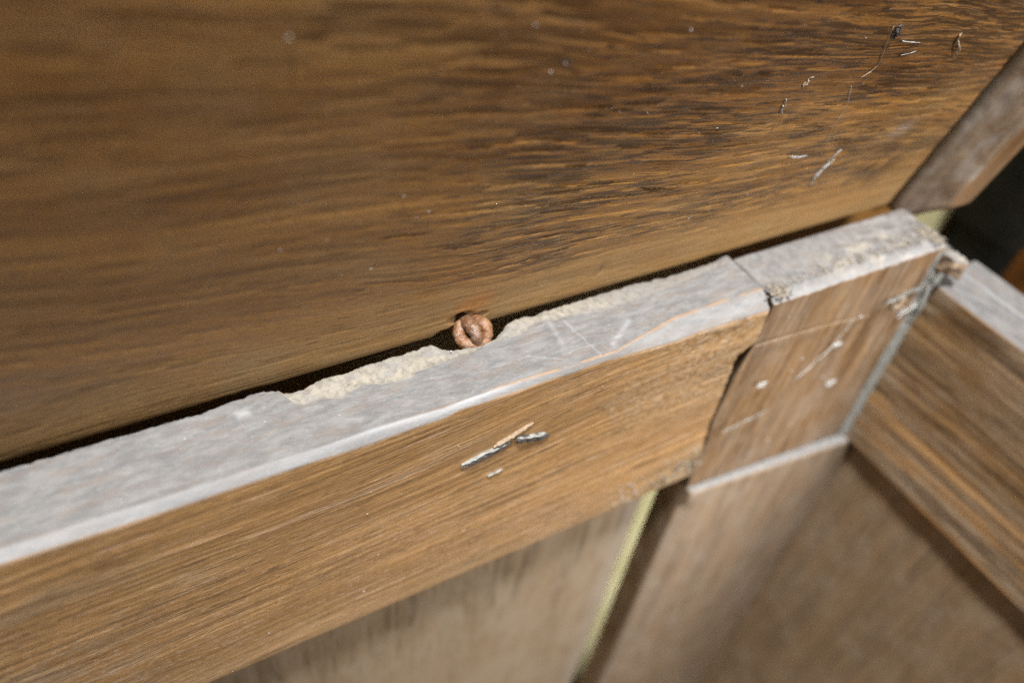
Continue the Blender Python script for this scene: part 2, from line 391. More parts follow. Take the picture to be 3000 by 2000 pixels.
    X = X + sst(165, 192, X) * (XE - 192)
    idx = np.arange(nr * nx).reshape(nr, nx)
    a = idx[:-1, :-1].ravel(); b = idx[:-1, 1:].ravel(); c = idx[1:, 1:].ravel(); e = idx[1:, :-1].ravel()
    Fq = np.stack([a, b, c, e], 1)
    a = idx[-1, :-1]; b = idx[-1, 1:]; c = idx[0, 1:]; e = idx[0, :-1]
    Fq = np.concatenate([Fq, np.stack([a, b, c, e], 1)])
    V = np.stack([X, Y, Z], -1).reshape(-1, 3)
    # end cap right
    ring = idx[:, -1]; ce = len(V); V = np.concatenate([V, [[190, 12, -50]], [[-520, 12, -50]]])
    ringl = idx[:, 0]
    tri = [(ring[i], ce, ring[(i + 1) % nr], ring[(i + 1) % nr]) for i in range(nr)]
    Fq = np.concatenate([Fq, np.stack([ring[:-1:2], np.full(len(ring[:-1:2]), ce), ring[2::2][:len(ring[:-1:2])] if len(ring) % 2 else np.append(ring[2::2], ring[-1])[:len(ring[:-1:2])], ring[1::2][:len(ring[:-1:2])]], 1)])
    pad = lambda A: np.concatenate([A.ravel(), [0, 0]])
    wob = fbm(X / 6, Z / 5, 61, 3)
    dust = np.where(kind == 2, 1, np.where(kind >= 3, 1, 0)).astype(float)
    nearF = np.exp(-np.abs(Z - zf[None, :]) / .45) * (kind <= 2)
    dust = np.maximum(dust * 1.0, 0)
    dust = np.where(kind == 1, sst(-1.0, -.1, Z - zf[None, :]) * .3, dust)
    dust = np.where(kind == 5, .55, dust)
    # thin worn wood lines on both arrises of the right half
    rt = sst(40, 110, X)
    tq = np.where(kind == 2, Z / np.minimum(zf[None, :], -.1), 2)
    wornF = np.exp(-((Z - zf[None, :]) / .5) ** 2) * (kind <= 2) * (.35 + .65 * rt)
    wornC = np.exp(-((Y - yc[None, :]) / .35) ** 2) * ((kind == 2) | (kind == 3)) * rt * .8
    worn = np.clip(wornF + wornC, 0, 1) * sst(.3, .6, fbm(X / 7, Y * 0, 65))
    dust = dust * (1 - .75 * worn)
    chpale = (kind == 2) * (1 - .55 * sst(70, 120, X)) * (.55 + .45 * fbm(X / 12, Z / 2, 19)) * sst(-8, -6.5, Y * 0 - 6) * .85
    pale = np.clip(chpale * 0.5 + palel, 0, 1)
    # white streak on the upper arris
    st = np.exp(-((Y - yc[None, :] + .5) / .5) ** 2) * (kind == 2) * sst(25, 60, X) * (1 - sst(82, 100, X)); pale = np.clip(pale + st * .5, 0, 1)
    crust = np.where(cr, has[None, :] * (.75 + .25 * lump), 0) * (1 - .6 * sst(120, 160, X))
    crust = np.maximum(crust, fr * tool * sst(.50, .64, chips) * .28)
    crack_shade = np.maximum(split * .8, fr * tool * sst(.40, .30, chips) * .3)
    crack_shade = np.maximum(crack_shade, fr * sst(155, 178, X) * sst(-70, -95, Z) * sst(.50, .62, fbm(X / 5, Z / 4, 133, 3)) * .6)
    crack_shade = np.maximum(crack_shade, fr * sst(.66, .74, fbm(X / 20, gb / .9, 91, 2)) * sst(.5, .62, fbm(X / 30, gb / 12, 95)) * .35)
    film = fr * (sst(160, 185, X) * sst(-72, -92, Z + (wob - .5) * 30) * .8 + sst(-14, -3, Z) * .0 + .55 * sst(.55, .7, fbm(X / 26, gb / 7, 97)) * sst(10, -40, X))
    film = np.clip(film + fr * tool * .25 + fr * sst(-78, -97, Z) * .35, 0, 1)
    film = np.maximum(film, .25 * fr * sst(-20, -60, X * .6 + Z * .2 + 10))
    gb0 = np.interp(0, [0], [-19.5 - .055 * 95])
    band = fr * (np.exp(-((gb - gb0 - 1.0) / 2.6) ** 2) * sst(-40, 20, X) * (1 - sst(115, 150, X)) * .9 + .35 * sst(.56, .68, fbm(X / 90, gb / 5, 123)) * sst(0, -60, Z))
    dash = fr * sst(-30, -62, Z + (fbm(X / 30, Z / 12, 99) - .5) * 36 + .1 * (X - 60)) * .6
    g = np.stack([X, np.where(kind <= 1, gb, Y), np.where(kind <= 1, Y, Z)], -1).reshape(-1, 3)
    g = np.concatenate([g, [[0, 0, 0], [0, 0, 0]]])
    o = put('back_rail', V, Fq, M_RAIL, chest, dict(dust=pad(dust), crust=pad(crust), crack_shade=pad(crack_shade), worn=pad(np.maximum(worn, .45 * (kind >= 3) * np.exp(-((X - 90) / 5.5) ** 2 - ((Y - 23.5) / 2.6) ** 2))), pale=pad(pale), film=pad(film), dash=pad(dash), band=pad(band), zone=pad(fr * .35 * sst(.45, .65, fbm(X / 40, gb / 10, 127)))), g)
    return o
rail = make_rail()

# ------------------------------------------------------------------ corner post, upper and lower half
def shade_face(P, n, ax_):   # 1 on faces that look along ax_
    return sst(.6, .9, n @ np.array(ax_, float))

def make_post():
    r = 1.3
    P, n, F, P0 = gridbox(axis(196.4, 289.3, .8, r), axis(0, 24.4, .8, r), axis(-118, 0, .9, r), r)
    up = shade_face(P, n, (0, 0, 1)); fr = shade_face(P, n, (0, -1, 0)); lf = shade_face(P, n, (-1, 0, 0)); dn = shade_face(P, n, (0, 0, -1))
    x, y, z = P.T.copy()
    t = np.clip(z / -118, 0, 1.1)
    # left edge follows the rail end with a narrow gap, front leans slightly out of line
    xl = np.interp(z, [-118, -99, -84, -66, -41, -22, -18, 2], [198.6, 195.6, 196.2, 194.4, 194.0, 196.5, 196.4, 196.4])
    x = x + (xl - 196.4) * (1 - sst(196, 225, x))
    y = y + t * (2.8 - .066 * (x - 210)) * (1 - sst(2, 20, P0[:, 1]))
    # front top arris: broad pale bevel
    bev = (1 - sst(0, 4.6, P0[:, 1])) * sst(-5, 0, P0[:, 2])
    z = z - bev * 2.3 * sst(-9, 0, P0[:, 2])
    # vertical fibres
    fib = (fbm(x / 2.6, z / 60, 201, 3) - .5) * .9 + (fbm(x / 1.0, z / 30, 203, 2) - .5) * .3
    y = y - fr * fib * .8
    tp = (fbm(x / 5, y / 4, 211, 4) - .5)
    z = z + up * tp * .9
    x = x + sst(.5, .9, n[:, 0]) * (fbm(y / 4, z / 7, 215, 3) - .5) * 2.4
    pit = sst(.50, .60, fbm(x / 10, y / 5, 221, 3)) * sst(232, 255, x)
    z = z - up * pit * .8
    dust = np.maximum(up * (1 - .35 * pit), sst(.3, .75, n[:, 2]) * .9)
    pale = sst(.3, .75, n[:, 2]) * bev * .3
    crack_shade = np.clip(up * (pit * .45 + .5 * sst(.60, .68, fbm(x / 3, y / 2.2, 223, 3)) * (1 - sst(7, 11, y)) * sst(2, 4, y)) + fr * sst(.67, .76, fbm(x / 1.2, z / 40, 231, 2)) * .55, 0, .8)
    crust = up * sst(.55, .66, fbm(x / 7, y / 3.5, 241, 4)) * sst(215, 240, x) * (1 - sst(272, 284, x)) * (1 - sst(12, 17, y)) * .8
    film = fr * (.25 * sst(.45, .65, fbm(x / 12, z / 26, 251)) + .35 * sst(-40, -118, z) * sst(.4, .6, fbm(x / 7, z / 18, 255)))
    crack_shade = np.maximum(crack_shade, lf * .85)  # left face darkened to paint shade inside the rail joint
    g = np.stack([z + .10 * x, x - .05 * z, y], 1); g[up > .5] = np.stack([x * .2, x, y], 1)[up > .5]
    return put('corner_post', np.stack([x, y, z], 1), F, M_POST, chest, dict(dust=dust, pale=pale, crack_shade=crack_shade, crust=crust, film=film), g)
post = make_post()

def make_lower_post():
    r = 1.6
    P, n, F, P0 = gridbox(axis(199.0, 303.0, 1.6, r), axis(-2, 20, 1.2, r), axis(-639, -118.6, 4, r, (-260, -119, 1.2)), r)
    up = shade_face(P, n, (0, 0, 1)); fr = shade_face(P, n, (0, -1, 0))
    x, y, z = P.T.copy()
    k = 1 - sst(2, 18, P0[:, 1])
    y = y + k * (2.2 - .088 * (x - 203))                      # front face out of square, as the ledge shows
    # long bevel down the left arris
    bv = (1 - sst(197, 206, x)) * (1 - sst(-2, 9, P0[:, 1]))
    x = x + bv * 4.2 * 0; y = y + bv * 4.6 * (1 - up * .0) * sst(-124, -136, z)
    y = y - fr * ((fbm(x / 3.0, z / 80, 301, 3) - .5) * .9)
    dust = up * 1.0; pale = up * .15
    lf = shade_face(P, n, (-1, 0, 0))
    film = fr * (.55 + .3 * fbm(x / 14, z / 40, 311)) * .85 + sst(.15, .6, bv) * .35
    crack_shade = fr * sst(.68, .78, fbm(x / 1.6, z / 60, 321, 2)) * .4
    g = np.stack([z, x, y], 1)
    return put('lower_post', np.stack([x, y, z], 1), F, M_POST, chest, dict(dust=dust, pale=pale, film=film, crack_shade=crack_shade), g)
make_lower_post()

# ------------------------------------------------------------------ back panel, side rail, side panel
def make_back_panel():
    r = 2.6
    P, n, F, P0 = gridbox(axis(-520, 181.2, 25, r, (-40, 179, 1.5)), axis(11, 16.4, 3, r), axis(-430, -92, 3.0, r, (-300, -92, 1.5)), r)
    x, y, z = P.T.copy(); fr = shade_face(P, n, (0, -1, 0))
    y = y - fr * ((fbm(x / 3.2, z / 90, 401, 3) - .5) * .8)
    streak = sst(.60, .70, fbm(x / 2.4, z / 34, 411, 3)) * (1 - sst(-150, -185, z + (fbm(x / 9, z / 9, 415) - .5) * 40))
    edge = sst(165, 177, x)
    film = np.clip(.32 + .6 * sst(-120, -200, z) * fbm(x / 20, z / 30, 421) + edge * .5, 0, .9)
    g = np.stack([z + .12 * x, x, y], 1)
    return put('back_panel', np.stack([x, y, z], 1), F, M_PANEL, chest, dict(crack_shade=fr * streak * .28, film=film, pale=edge * .12), g)
make_back_panel()

def make_side_rail():
    r = 1.4
    P, n, F, P0 = gridbox(axis(292.2, 324.2, 1.3, r), axis(-430, 2.2, 12, r, (-150, 2, 1.3)), axis(-119, -20.6, 1.3, r), r)
    x, y, z = P.T.copy(); up = shade_face(P, n, (0, 0, 1)); inn = shade_face(P, n, (-1, 0, 0))
    gb = z + .03 * y
    x = x - inn * ((fbm(y / 50, gb / 3.0, 501, 3) - .5) * 1.0)
    z = z + up * ((fbm(y / 30, x / 3.0, 511, 3) - .5) * .6)
    vein = np.exp(-((x - 310 - 2.2 * (fbm(y / 12, y * 0, 513) - .5)) / .8) ** 2) * up
    film = inn * (.30 * sst(.4, .62, fbm(y / 26, z / 14, 521)) + .3 * sst(-70, -115, z))
    crack_shade = inn * sst(.62, .78, fbm(y / 30, gb / 3.4, 531, 3)) * .4
    pale = vein * .35
    tan = inn * sst(.58, .70, fbm(y / 60, gb / 6, 541, 3)) * sst(-55, -85, z)
    g = np.stack([y, gb, x], 1); g[up > .5] = np.stack([y, x, z], 1)[up > .5]
    dust = sst(.4, .8, n[:, 2])
    return put('side_rail', np.stack([x, y, z], 1), F, M_SIDE, chest, dict(dust=dust, crack_shade=crack_shade, film=film, pale=pale, worn=tan * .8), g)
make_side_rail()

def make_side_panel():
    r = 2.0
    P, n, F, P0 = gridbox(axis(296.8, 312, 4, r), axis(-430, -6.2, 6, r), axis(-430, -110, 4, r), r)
    x, y, z = P.T.copy(); inn = shade_face(P, n, (-1, 0, 0))
    x = x - inn * ((fbm(y / 6, z / 90, 601, 3) - .5) * 1.2)
    film = inn * (.30 + .25 * fbm(y / 25, z / 30, 611))
    g = np.stack([z, y, x], 1)
    return put('side_panel', np.stack([x, y, z], 1), F, M_SIDE, chest, dict(film=film), g)
make_side_panel()
P, n, F, P0 = gridbox(axis(-520, 300, 40, 2), axis(-430, 10, 40, 2), axis(-444, -431, 5, 2), 2)
put('bottom_board', P, F, M_PANEL, chest, {}, P)

# ------------------------------------------------------------------ lid with end cleat
TH = math.atan(LS)
def lid_map(x, nn, u):            # lid coordinates (along, into the thickness, up the lid) to the chest
    z = u * math.cos(TH) + nn * math.sin(TH) - 3.2
    y = 30.1 + LS * 3.2 - u * math.sin(TH) + nn * math.cos(TH)
    return np.stack([x, y, z], 1)
def lid_inv(p):
    q = np.asarray(p, float) - np.array([0, 30.1 + LS * 3.2, -3.2])
    return q[0], q[1] * math.cos(TH) + q[2] * math.sin(TH), -q[1] * math.sin(TH) + q[2] * math.cos(TH)

def make_lid():
    r = 3.6
    P, n, F, P0 = gridbox(axis(-520, 290.8, 30, r, (-70, 286, 1.0)), axis(0, 19, 2.5, r), axis(-1.6, 480, 30, r, (2.9, 165, .45)), r)
    x, nn, u = P.T.copy()
    fr = sst(.35, .9, -n[:, 1])
    gb = u + .15 * (x - 110) * sst(2, 48, u) + (fbm(x / 80, u / 40, 701, 2) - .5) * 6 + (fbm(x / 26, u / 16, 703, 2) - .5) * 1.3
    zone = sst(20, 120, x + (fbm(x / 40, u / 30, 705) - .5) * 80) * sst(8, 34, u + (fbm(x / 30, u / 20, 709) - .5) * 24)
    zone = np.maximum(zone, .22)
    ridge = fbm(x / 20, gb / 2.0, 711, 3) - .5
    c1 = sst(.60, .70, fbm(x / 16, gb / 1.5, 721, 2)) * zone
    c2 = sst(.60, .74, fbm(x / 4.5, gb / .8, 731, 2)) * zone
    und = fbm(x / 60, gb / 9, 741, 3) - .5
    zz = np.clip((zone - .22) / .78, 0, 1)
    h = ridge * .62 * (.05 + .95 * zz) + und * .12 - c1 * .3
    c1 = c1 * .25; c2 = c2 * 0
    # long drying splits low on the board
    for (uu, vv, ln, amp) in [((1120, 702), (1260, 683), 0, .9), ((1280, 722), (1420, 716), 0, .7), ((1390, 805), (1700, 715), 0, .9), ((1870, 555), (1990, 553), 0, 1.0), ((1590, 690), (1780, 672), 0, .8), ((1060, 830), (1290, 820), 0, .5)]:
        a = lid_inv(onlid(*uu)); b = lid_inv(onlid(*vv))
        tt = (x - a[0]) / (b[0] - a[0]); line = a[2] + (b[2] - a[2]) * tt + (vn(x / 4, x * 0, int(uu[0])) - .5) * 1.0
        s = np.exp(-((u - line) / .35) ** 2) * sst(-.05, .1, tt) * (1 - sst(.85, 1.05, tt)) * amp
        c1 = np.maximum(c1, s); h = h - s * .5
    # small gouge
    a = lid_inv(onlid(1755, 795)); gq = np.exp(-(((x - a[0]) - .25 * (u - a[2])) / .9) ** 2 - ((u - a[2]) / 2.6) ** 2); h = h - gq * 1.2; c1 = np.maximum(c1, gq * .45)
    # holes: staple entry and the older hole beside it
    hole = np.zeros_like(x)
    for (pu, pv, ra, rb, dp) in [(1405, 922, 1.8, 1.2, 4.0), (1352, 930, 3.4, 2.0, 4.5), (1292, 985, 2.0, 2.4, 3.2)]:
        a = lid_inv(onlid(pu, pv)); q = np.exp(-(((x - a[0]) / ra) ** 2 + ((u - a[2]) / rb) ** 2) ** 2); h = h - q * dp; hole = np.maximum(hole, q)
    nn = nn - fr * h * np.where(x > -68, 1, 0)
    a = lid_inv(onlid(1385, 905))
    rd = np.hypot((x - a[0] - .25 * (u - a[2])) / 8.5, (u - a[2] - 2.5) / 7.0) + (fbm(x / 4, u / 3, 751) - .5) * .9
    rust = (1 - sst(.25, 1.15, rd)) * .85 * (1 - hole)
    film = np.clip(.65 * (1 - sst(4, 30, u + (fbm(x / 30, u / 18, 761) - .5) * 22)) + .25 * sst(.5, .66, fbm(x / 24, u / 16, 765)), 0, 1)  # dusty film low on the lid, strengthened to paint in bounced light
    # grey rubbed patch and dirt toward the cleat end
    a = lid_inv(onlid(2560, 490)); gp = np.exp(-((x - a[0]) / 13) ** 2 - ((u - a[2]) / 9) ** 2)
    film = np.clip(film + .5 * sst(225, 285, x) * fbm(x / 12, u / 10, 771), 0, .85) * (1 - .5 * zone * (x > 100) * sst(30, 50, u) * (x < 240))
    crack_shade = np.clip(np.maximum(c1 * .72, c2 * .5) * (.35 + .65 * zone) + hole * .9 + gp * .75 * sst(.3, .6, fbm(x / 7, u / 5, 775)), 0, .95)
    pa = lid_inv(onlid(2645, 378)); pale = .30 * np.exp(-((x - pa[0] - .6 * (u - pa[2])) / 5) ** 2 - ((u - pa[2]) / 3.2) ** 2)
    g = np.stack([x, gb, nn], 1)
    return put('lid', lid_map(x, nn, u), F, M_LID, chest, dict(crack_shade=crack_shade * fr, rust=rust, film=film * .85, pale=pale, zone=np.clip((zone - .22) / .78, 0, 1) * (.35 + .65 * sst(.35, .62, fbm(x / 45, gb / 9, 785))), tone=(zone - .22) * sst(40, 85, u + (fbm(x / 50, u / 30, 781) - .5) * 40) * .55), g)
lid = make_lid()
def make_gap_strip():  # strip added behind the lid's lower edge to keep the gap dark
    r = 1.5
    P, n, F, P0 = gridbox(axis(-520, 320, 30, r), axis(9, 19.5, 4, r), axis(-36, 6, 6, r), r)
    x, nn, u = P.T
    put('added_gap_strip', lid_map(x, nn, u), F, M_LID, lid, {}, np.stack([x, u, nn], 1))
make_gap_strip()

def make_cleat():
    r = 3.4
    P, n, F, P0 = gridbox(axis(300.0, 316, 1.6, r), axis(-16.5, 19, 1.6, r), axis(-10, 480, 20, r, (-10, 140, 1.4)), r)
    x, nn, u = P.T.copy()
    inn = shade_face(P, n, (-1, 0, 0))
    # lower end cut back at a slant
    cut = (1 - sst(0, 46, P0[:, 2])) * sst(0, -17, P0[:, 1])
    u = u + cut * 19
    x = x - inn * ((fbm(u / 40, nn / 4, 801, 3) - .5) * 1.2 + (fbm(u / 12, nn / 6, 803, 3) - .5) * 1.6)
    film = inn * .95 + .1
    g = np.stack([u, nn, x], 1)
    return put('cleat', lid_map(x, nn, u), F, M_POST, lid, dict(film=film * .6, pale=inn * .25 * sst(.5, .65, fbm(u / 14, nn / 5, 811)), rust=.15 * (1 - inn)), g)
make_cleat()

# ------------------------------------------------------------------ wire hinge: two linked loops
def loop(name, c, e1, e2, R1, R2, r, a0, a1, tail=None, seed=0):
    c = np.array(c, float); pts = []
    for i in range(41):
        a = math.radians(a0 + (a1 - a0) * i / 40); pts.append(c + e1 * R1 * math.cos(a) + e2 * R2 * math.sin(a))
    pts = np.array(pts)
    rad = r * (1 + .10 * (vn(np.arange(41) / 4., np.zeros(41), seed) - .5) * 2)
    V, F = tube(pts, rad, 18)
    return put(name, V, F, M_RUST, chest)
RT, DN, FW = CR[0], CR[1], CR[2]
def at(u, v, d): return CP + (CR.T @ np.array([(u - 1500) / F_PX, (v - 1000) / F_PX, 1.0])) * d
def wire(name, pts, r, mat, closed, seed):
    P = np.array([at(*p) for p in pts]); n = len(P); out = []
    for i in range(n if closed else n - 1):
        q = [P[(i + k) % n] if closed else P[min(max(i + k, 0), n - 1)] for k in (-1, 0, 1, 2)]
        for t in np.linspace(0, 1, 9)[:-1]:
            out.append(.5 * ((2 * q[1]) + (q[2] - q[0]) * t + (2 * q[0] - 5 * q[1] + 4 * q[2] - q[3]) * t ** 2 + (3 * q[1] - q[0] - 3 * q[2] + q[3]) * t ** 3))
    if closed: out.append(out[0])
    out = np.array(out); m = len(out); k = np.arange(m)
    rad = r * (1 + .22 * (vn(k / 5., k * 0., seed) - .5) + .10 * (vn(k / 1.6, k * 0., seed + 1) - .5))
    if closed: rad[-1] = rad[0]
    V, F = tube(out, rad, 20, not closed)
    V = np.array(V); V += (np.stack([vn(V[:, 0] * 1.1, V[:, 2] * 1.1 + V[:, 1], seed + 5 + j) for j in range(3)], 1) - .5) * .45
    return put(name, V, F, mat, chest)
tag(wire('hinge_loop', [(1378, 934, 251.5), (1352, 946, 248.5), (1345, 972, 247), (1352, 996, 246.8), (1375, 1010, 247), (1402, 1010, 247.4), (1421, 996, 247.2), (1427, 975, 247), (1420, 953, 247.2), (1402, 940, 249)], 1.95, M_RUST, True, 3), 'tan rusted wire loop fixed to the rail')
tag(wire('hinge_loop', [(1335, 926, 257), (1348, 931, 251.5), (1368, 944, 247.2), (1389, 966, 244.8), (1398, 988, 245.2), (1397, 1003, 248), (1390, 1006, 253)], 2.15, M_RUST2, False, 8), 'darker grey iron wire loop running up into the lid')

# ------------------------------------------------------------------ iron nail bedded lengthwise in the rail front, lifted splinter
def sliver(name, px, width, height, mat, parent, lift=0.0, seed=0, taper=.15, tilt=0.4):
    pts = np.array([hit(u, v, *FRONT) for u, v in px]); rs = np.random.RandomState(seed)
    m = 15; s = np.linspace(0, 1, m); cum = np.linspace(0, 1, len(pts))
    path = np.stack([np.interp(s, cum, pts[:, k]) for k in range(3)], 1)
    d = path[-1] - path[0]; d /= np.linalg.norm(d); up = np.cross(d, [0, 1, 0]); up = up * np.sign(up[2])
    V = []; F = []
    for i in range(m):
        t = s[i]; wv = width * (taper + (1 - taper) * min(1, 6 * t, 6 * (1 - t))) * (1 + .3 * (rs.rand() - .5))
        hv = height * (1 + .45 * (rs.rand() - .5)) * (.5 + .5 * min(1, 5 * t, 5 * (1 - t)))
        c = path[i] + up * (rs.rand() - .5) * .18 * width
        o = np.array([0, -1, 0])
        prof = [(-.5, -.5), (-.52, hv * .35 / height), (-.25, .85), (.18, 1.0), (.46, .55), (.5, -.5)]
        for (a, b) in prof:
            V.append(c + up * wv * a + o * (hv * b * (1 + .2 * (rs.rand() - .5)) + lift * (1 - t)))
    k = 6
    for i in range(m - 1):
        for j in range(k - 1):
            F.append((i * k + j, (i + 1) * k + j, (i + 1) * k + j + 1, i * k + j + 1))
        F.append((i * k + k - 1, (i + 1) * k + k - 1, (i + 1) * k, i * k))
    F.append(tuple(range(k))); F.append(tuple((m - 1) * k + j for j in range(k))[::-1])
    return put(name, V, F, mat, parent, smooth=False)
tag(sliver('iron_nail', [(1350, 1369), (1420, 1335), (1500, 1293)], 2.7, .8, M_IRON, rail, seed=4), 'long dark iron nail shank showing in the rail face')
tag(sliver('iron_nail', [(1507, 1288), (1550, 1282), (1608, 1274)], 3.3, 1.0, M_IRON, rail, seed=9), 'stubby dark iron nail end showing in the rail face')
tag(sliver('nail_crust', [(1352, 1360), (1420, 1324), (1492, 1292)], .34, 1.0, M_SEAM, rail, seed=14), 'pale grey crust along the top of the nail')
tag(sliver('nail_crust', [(1512, 1280), (1550, 1275), (1598, 1266)], .4, 1.15, M_SEAM, rail, seed=19), 'pale grey crust along the nail end')
tag(sliver('splinter', [(1445, 1306), (1500, 1274), (1562, 1236)], 1.0, .9, M_SPL, rail, lift=.3, seed=24), 'lifted pale splinter above the nail')
tag(sliver('splinter', [(1428, 1394), (1450, 1384), (1472, 1373)], .35, .45, M_SEAM, rail, seed=29), 'small pale splinter below the nail')

# dust packed in the seam between post and side rail
def seam():
    V = []; F = []; m = 60
    for i in range(m):
        z = -4 - 117 * i / (m - 1); wv = 1.9 + 6 * math.exp(-((z + 14) / 16) ** 2) + 1.2 * vn(np.array(i / 6.), np.array(0.), 5)
        yc = (z / -118) * (2.8 - .066 * 80) - .6
        V += [(288.6 - wv * .55, yc + 1.2, z), (289.7, yc - .55, z), (291.4, yc - .9 - .5 * vn(np.array(i / 3.), np.array(0.), 6), z), (292.9, yc - 2.2, z), (292.9, yc + 4, z), (288.6, yc + 4, z)]
    for i in range(m - 1):
        for j in range(6): F.append((i * 6 + j, (i + 1) * 6 + j, (i + 1) * 6 + (j + 1) % 6, i * 6 + (j + 1) % 6))
    o = put('dust_seam', V, F, M_SEAM, chest); tag(o, 'grey dust packed in the corner seam')
seam()

# broken tenon end standing out of the post's right side
def tenon():
    r = .9
    P, n, F, _ = gridbox(axis(287, 296.5, .7, r), axis(-7.5, 2.5, .7, r), axis(-12, -4.0, .8, r), r)
    x, y, z = P.T.copy(); k = fbm(x / 3, y / 3 + z / 4, 901, 3) - .5
    P = P + n * k[:, None] * 5.0 + np.stack([0 * x, 0 * x, -.35 * (x - 287)], 1); up = sst(.2, .7, n[:, 2])
    put('broken_tenon', P, F, M_POST, post, dict(dust=up, crust=up * sst(.45, .6, fbm(x / 3, y / 2, 905)) * .8, film=.5 + 0 * up), np.stack([x, y, z], 1))
tenon()

# ------------------------------------------------------------------ loose debris
def crumb(c, s, rs, flat=.6):
    V = []
    for v in [(1, 0, 0), (-1, 0, 0), (0, 1, 0), (0, -1, 0), (0, 0, 1), (0, 0, -1)]:
        V.append(np.array(c) + np.array(v) * s * (.6 + .8 * rs.rand(3)).mean() * np.array([1, 1, flat]) + (rs.rand(3) - .5) * s * .6)
    F = [(0, 2, 4), (2, 1, 4), (1, 3, 4), (3, 0, 4), (2, 0, 5), (1, 2, 5), (3, 1, 5), (0, 3, 5)]
    return V, F
def scatter(name, pts, mat, seed, kind='stuff', label=None, cat=None):
    rs = np.random.RandomState(seed); V = []; F = []
    for c, s in pts:
        v, f = crumb(c, s, rs); b = len(V); V += v; F += [tuple(i + b for i in q) for q in f]
    o = put(name, V, F, mat, None, smooth=False)
    return tag(o, label, cat, kind=kind)
rs = np.random.RandomState(2)
pts = []
for i in range(230):      # crumb drift along the front of the post's top
    x = 199 + 88 * rs.rand() ** .8; y = 4 + abs(rs.randn()) * 2.6
    pts.append(((x, min(y, 20), .25), .25 + .45 * rs.rand() ** 2))
for i in range(60):
    x = 200 + rs.randn() * 2.5; y = 3.2 + rs.randn() * 1.6; pts.append(((x, y, .3), .5 + .6 * rs.rand()))
for i in range(70):
    x = min(285 + rs.randn() * 2.5, 288); y = max(1.2, 5 + rs.randn() * 4); pts.append(((x, y, .3), .4 + .8 * rs.rand()))
for i in range(70):
    t = rs.rand(); pts.append(((150 + 42 * t + rs.randn() * 2, -.1 - .3 * rs.rand(), -97 + 9 * t * rs.rand() + 14 * rs.rand() ** 2), .25 + .75 * rs.rand() ** 2))
scatter('crumb_drift', pts, M_CRUMB, 3, label='fine brown and cream crumbs drifted along the corner post top', cat='debris')
pts = []
for i in range(80):
    pts.append(((-40 + 230 * rs.rand(), 3 + 18 * rs.rand(), .12), .10 + .22 * rs.rand() ** 3))
for i in range(50):
    pts.append(((-10 + 200 * rs.rand(), -.15, -6 - 88 * rs.rand()), .08 + .2 * rs.rand() ** 3))
for i in range(26):
    pts.append(((198 + 90 * rs.rand(), -.2 + rs.rand() * .3, -10 - 105 * rs.rand()), .15 + .5 * rs.rand() ** 3))
for i in range(75):
    q = onlid(700 + 1950 * rs.rand(), 40 + 800 * rs.rand()); a = lid_inv(q)
    if a[0] < 288 and a[2] > 6: pts.append((q + np.array([0, -.3, 0]), .08 + .22 * rs.rand() ** 3))
scatter('dust_specks', pts, M_GREY, 5, label='scattered white dust specks on the wood', cat='dust')

def strand(name, px, plane, rad, mat, label, cat, off=(0, -.5, 0), jit=.25, seed=0, group=None):
    rs = np.random.RandomState(seed)
    pts = np.array([hit(u, v, *plane) for u, v in px]) + np.array(off)
    m = max(8, len(px) * 4); s = np.linspace(0, 1, m); cum = np.linspace(0, 1, len(pts))
    path = np.stack([np.interp(s, cum, pts[:, k]) for k in range(3)], 1) + (rs.rand(m, 3) - .5) * jit
    V = []; F = []; nf = 5 if rad > .3 else 1
    for q in range(nf):
        rr = rad * (1 if nf == 1 else .34) * (.4 + .8 * np.array([vn(np.array(i / 1.7 + q * 9), np.array(0.), seed) for i in range(m)]))
        w_ = np.cumsum(rs.randn(m, 3), 0); w_ -= np.linspace(0, 1, m)[:, None] * w_[-1]
        pth = path + (0 if nf == 1 else 1) * w_ * rad * .3
        i0, i1 = (0, m) if nf == 1 or q == 0 else sorted(rs.choice(m, 2, replace=False))
        if i1 - i0 < 4: i0, i1 = 0, m
        v, f = tube(pth[i0:i1], rr[i0:i1], 5); bse = len(V); V += v; F += [tuple(k + bse for k in t) for t in f]
    return tag(put(name, V, F, mat), label, cat, group)
strand('lint_strand', [(2368, 540), (2385, 512), (2410, 490), (2440, 458), (2462, 436)], LIDP, .55, M_GREY, 'longest white lint strand stuck on the lid near the cleat', 'lint', seed=1)
strand('lint_strand', [(2284, 332), (2292, 312), (2300, 288)], LIDP, .42, M_GREY, 'short upright white lint strand in the lid grain', 'lint', seed=2)
strand('lint_strand', [(2312, 456), (2335, 459), (2362, 454)], LIDP, .34, M_GREY, 'short flat white lint strand left of the longest one', 'lint', seed=3)
strand('hair', [(2640, 119), (2665, 122), (2692, 124)], LIDP, .16, M_GREY, 'upper of two white hairs beside the dark lid plug', 'hair', jit=.08, seed=4)
strand('hair', [(2636, 160), (2660, 155), (2680, 148)], LIDP, .14, M_GREY, 'lower of two white hairs beside the dark lid plug', 'hair', jit=.08, seed=5)
strand('cobweb_thread', [(2615, 75), (2596, 118), (2572, 186), (2548, 208), (2520, 225)], LIDP, .13, M_SPL, 'thin brown thread hanging from the dark lid plug', 'thread', jit=.05, seed=6)
strand('cobweb_thread', [(2492, 250), (2480, 300), (2462, 335), (2440, 365), (2415, 420)], LIDP, .09, M_GREY, 'faint grey cobweb thread crossing the lid grain', 'thread', jit=.2, seed=7)
strand('husk', [(2808, 100), (2801, 122), (2797, 150), (2786, 172)], LIDP, .75, M_SPL, 'cream seed husk stuck on the lid beside the cleat', 'husk', jit=.4, seed=8)
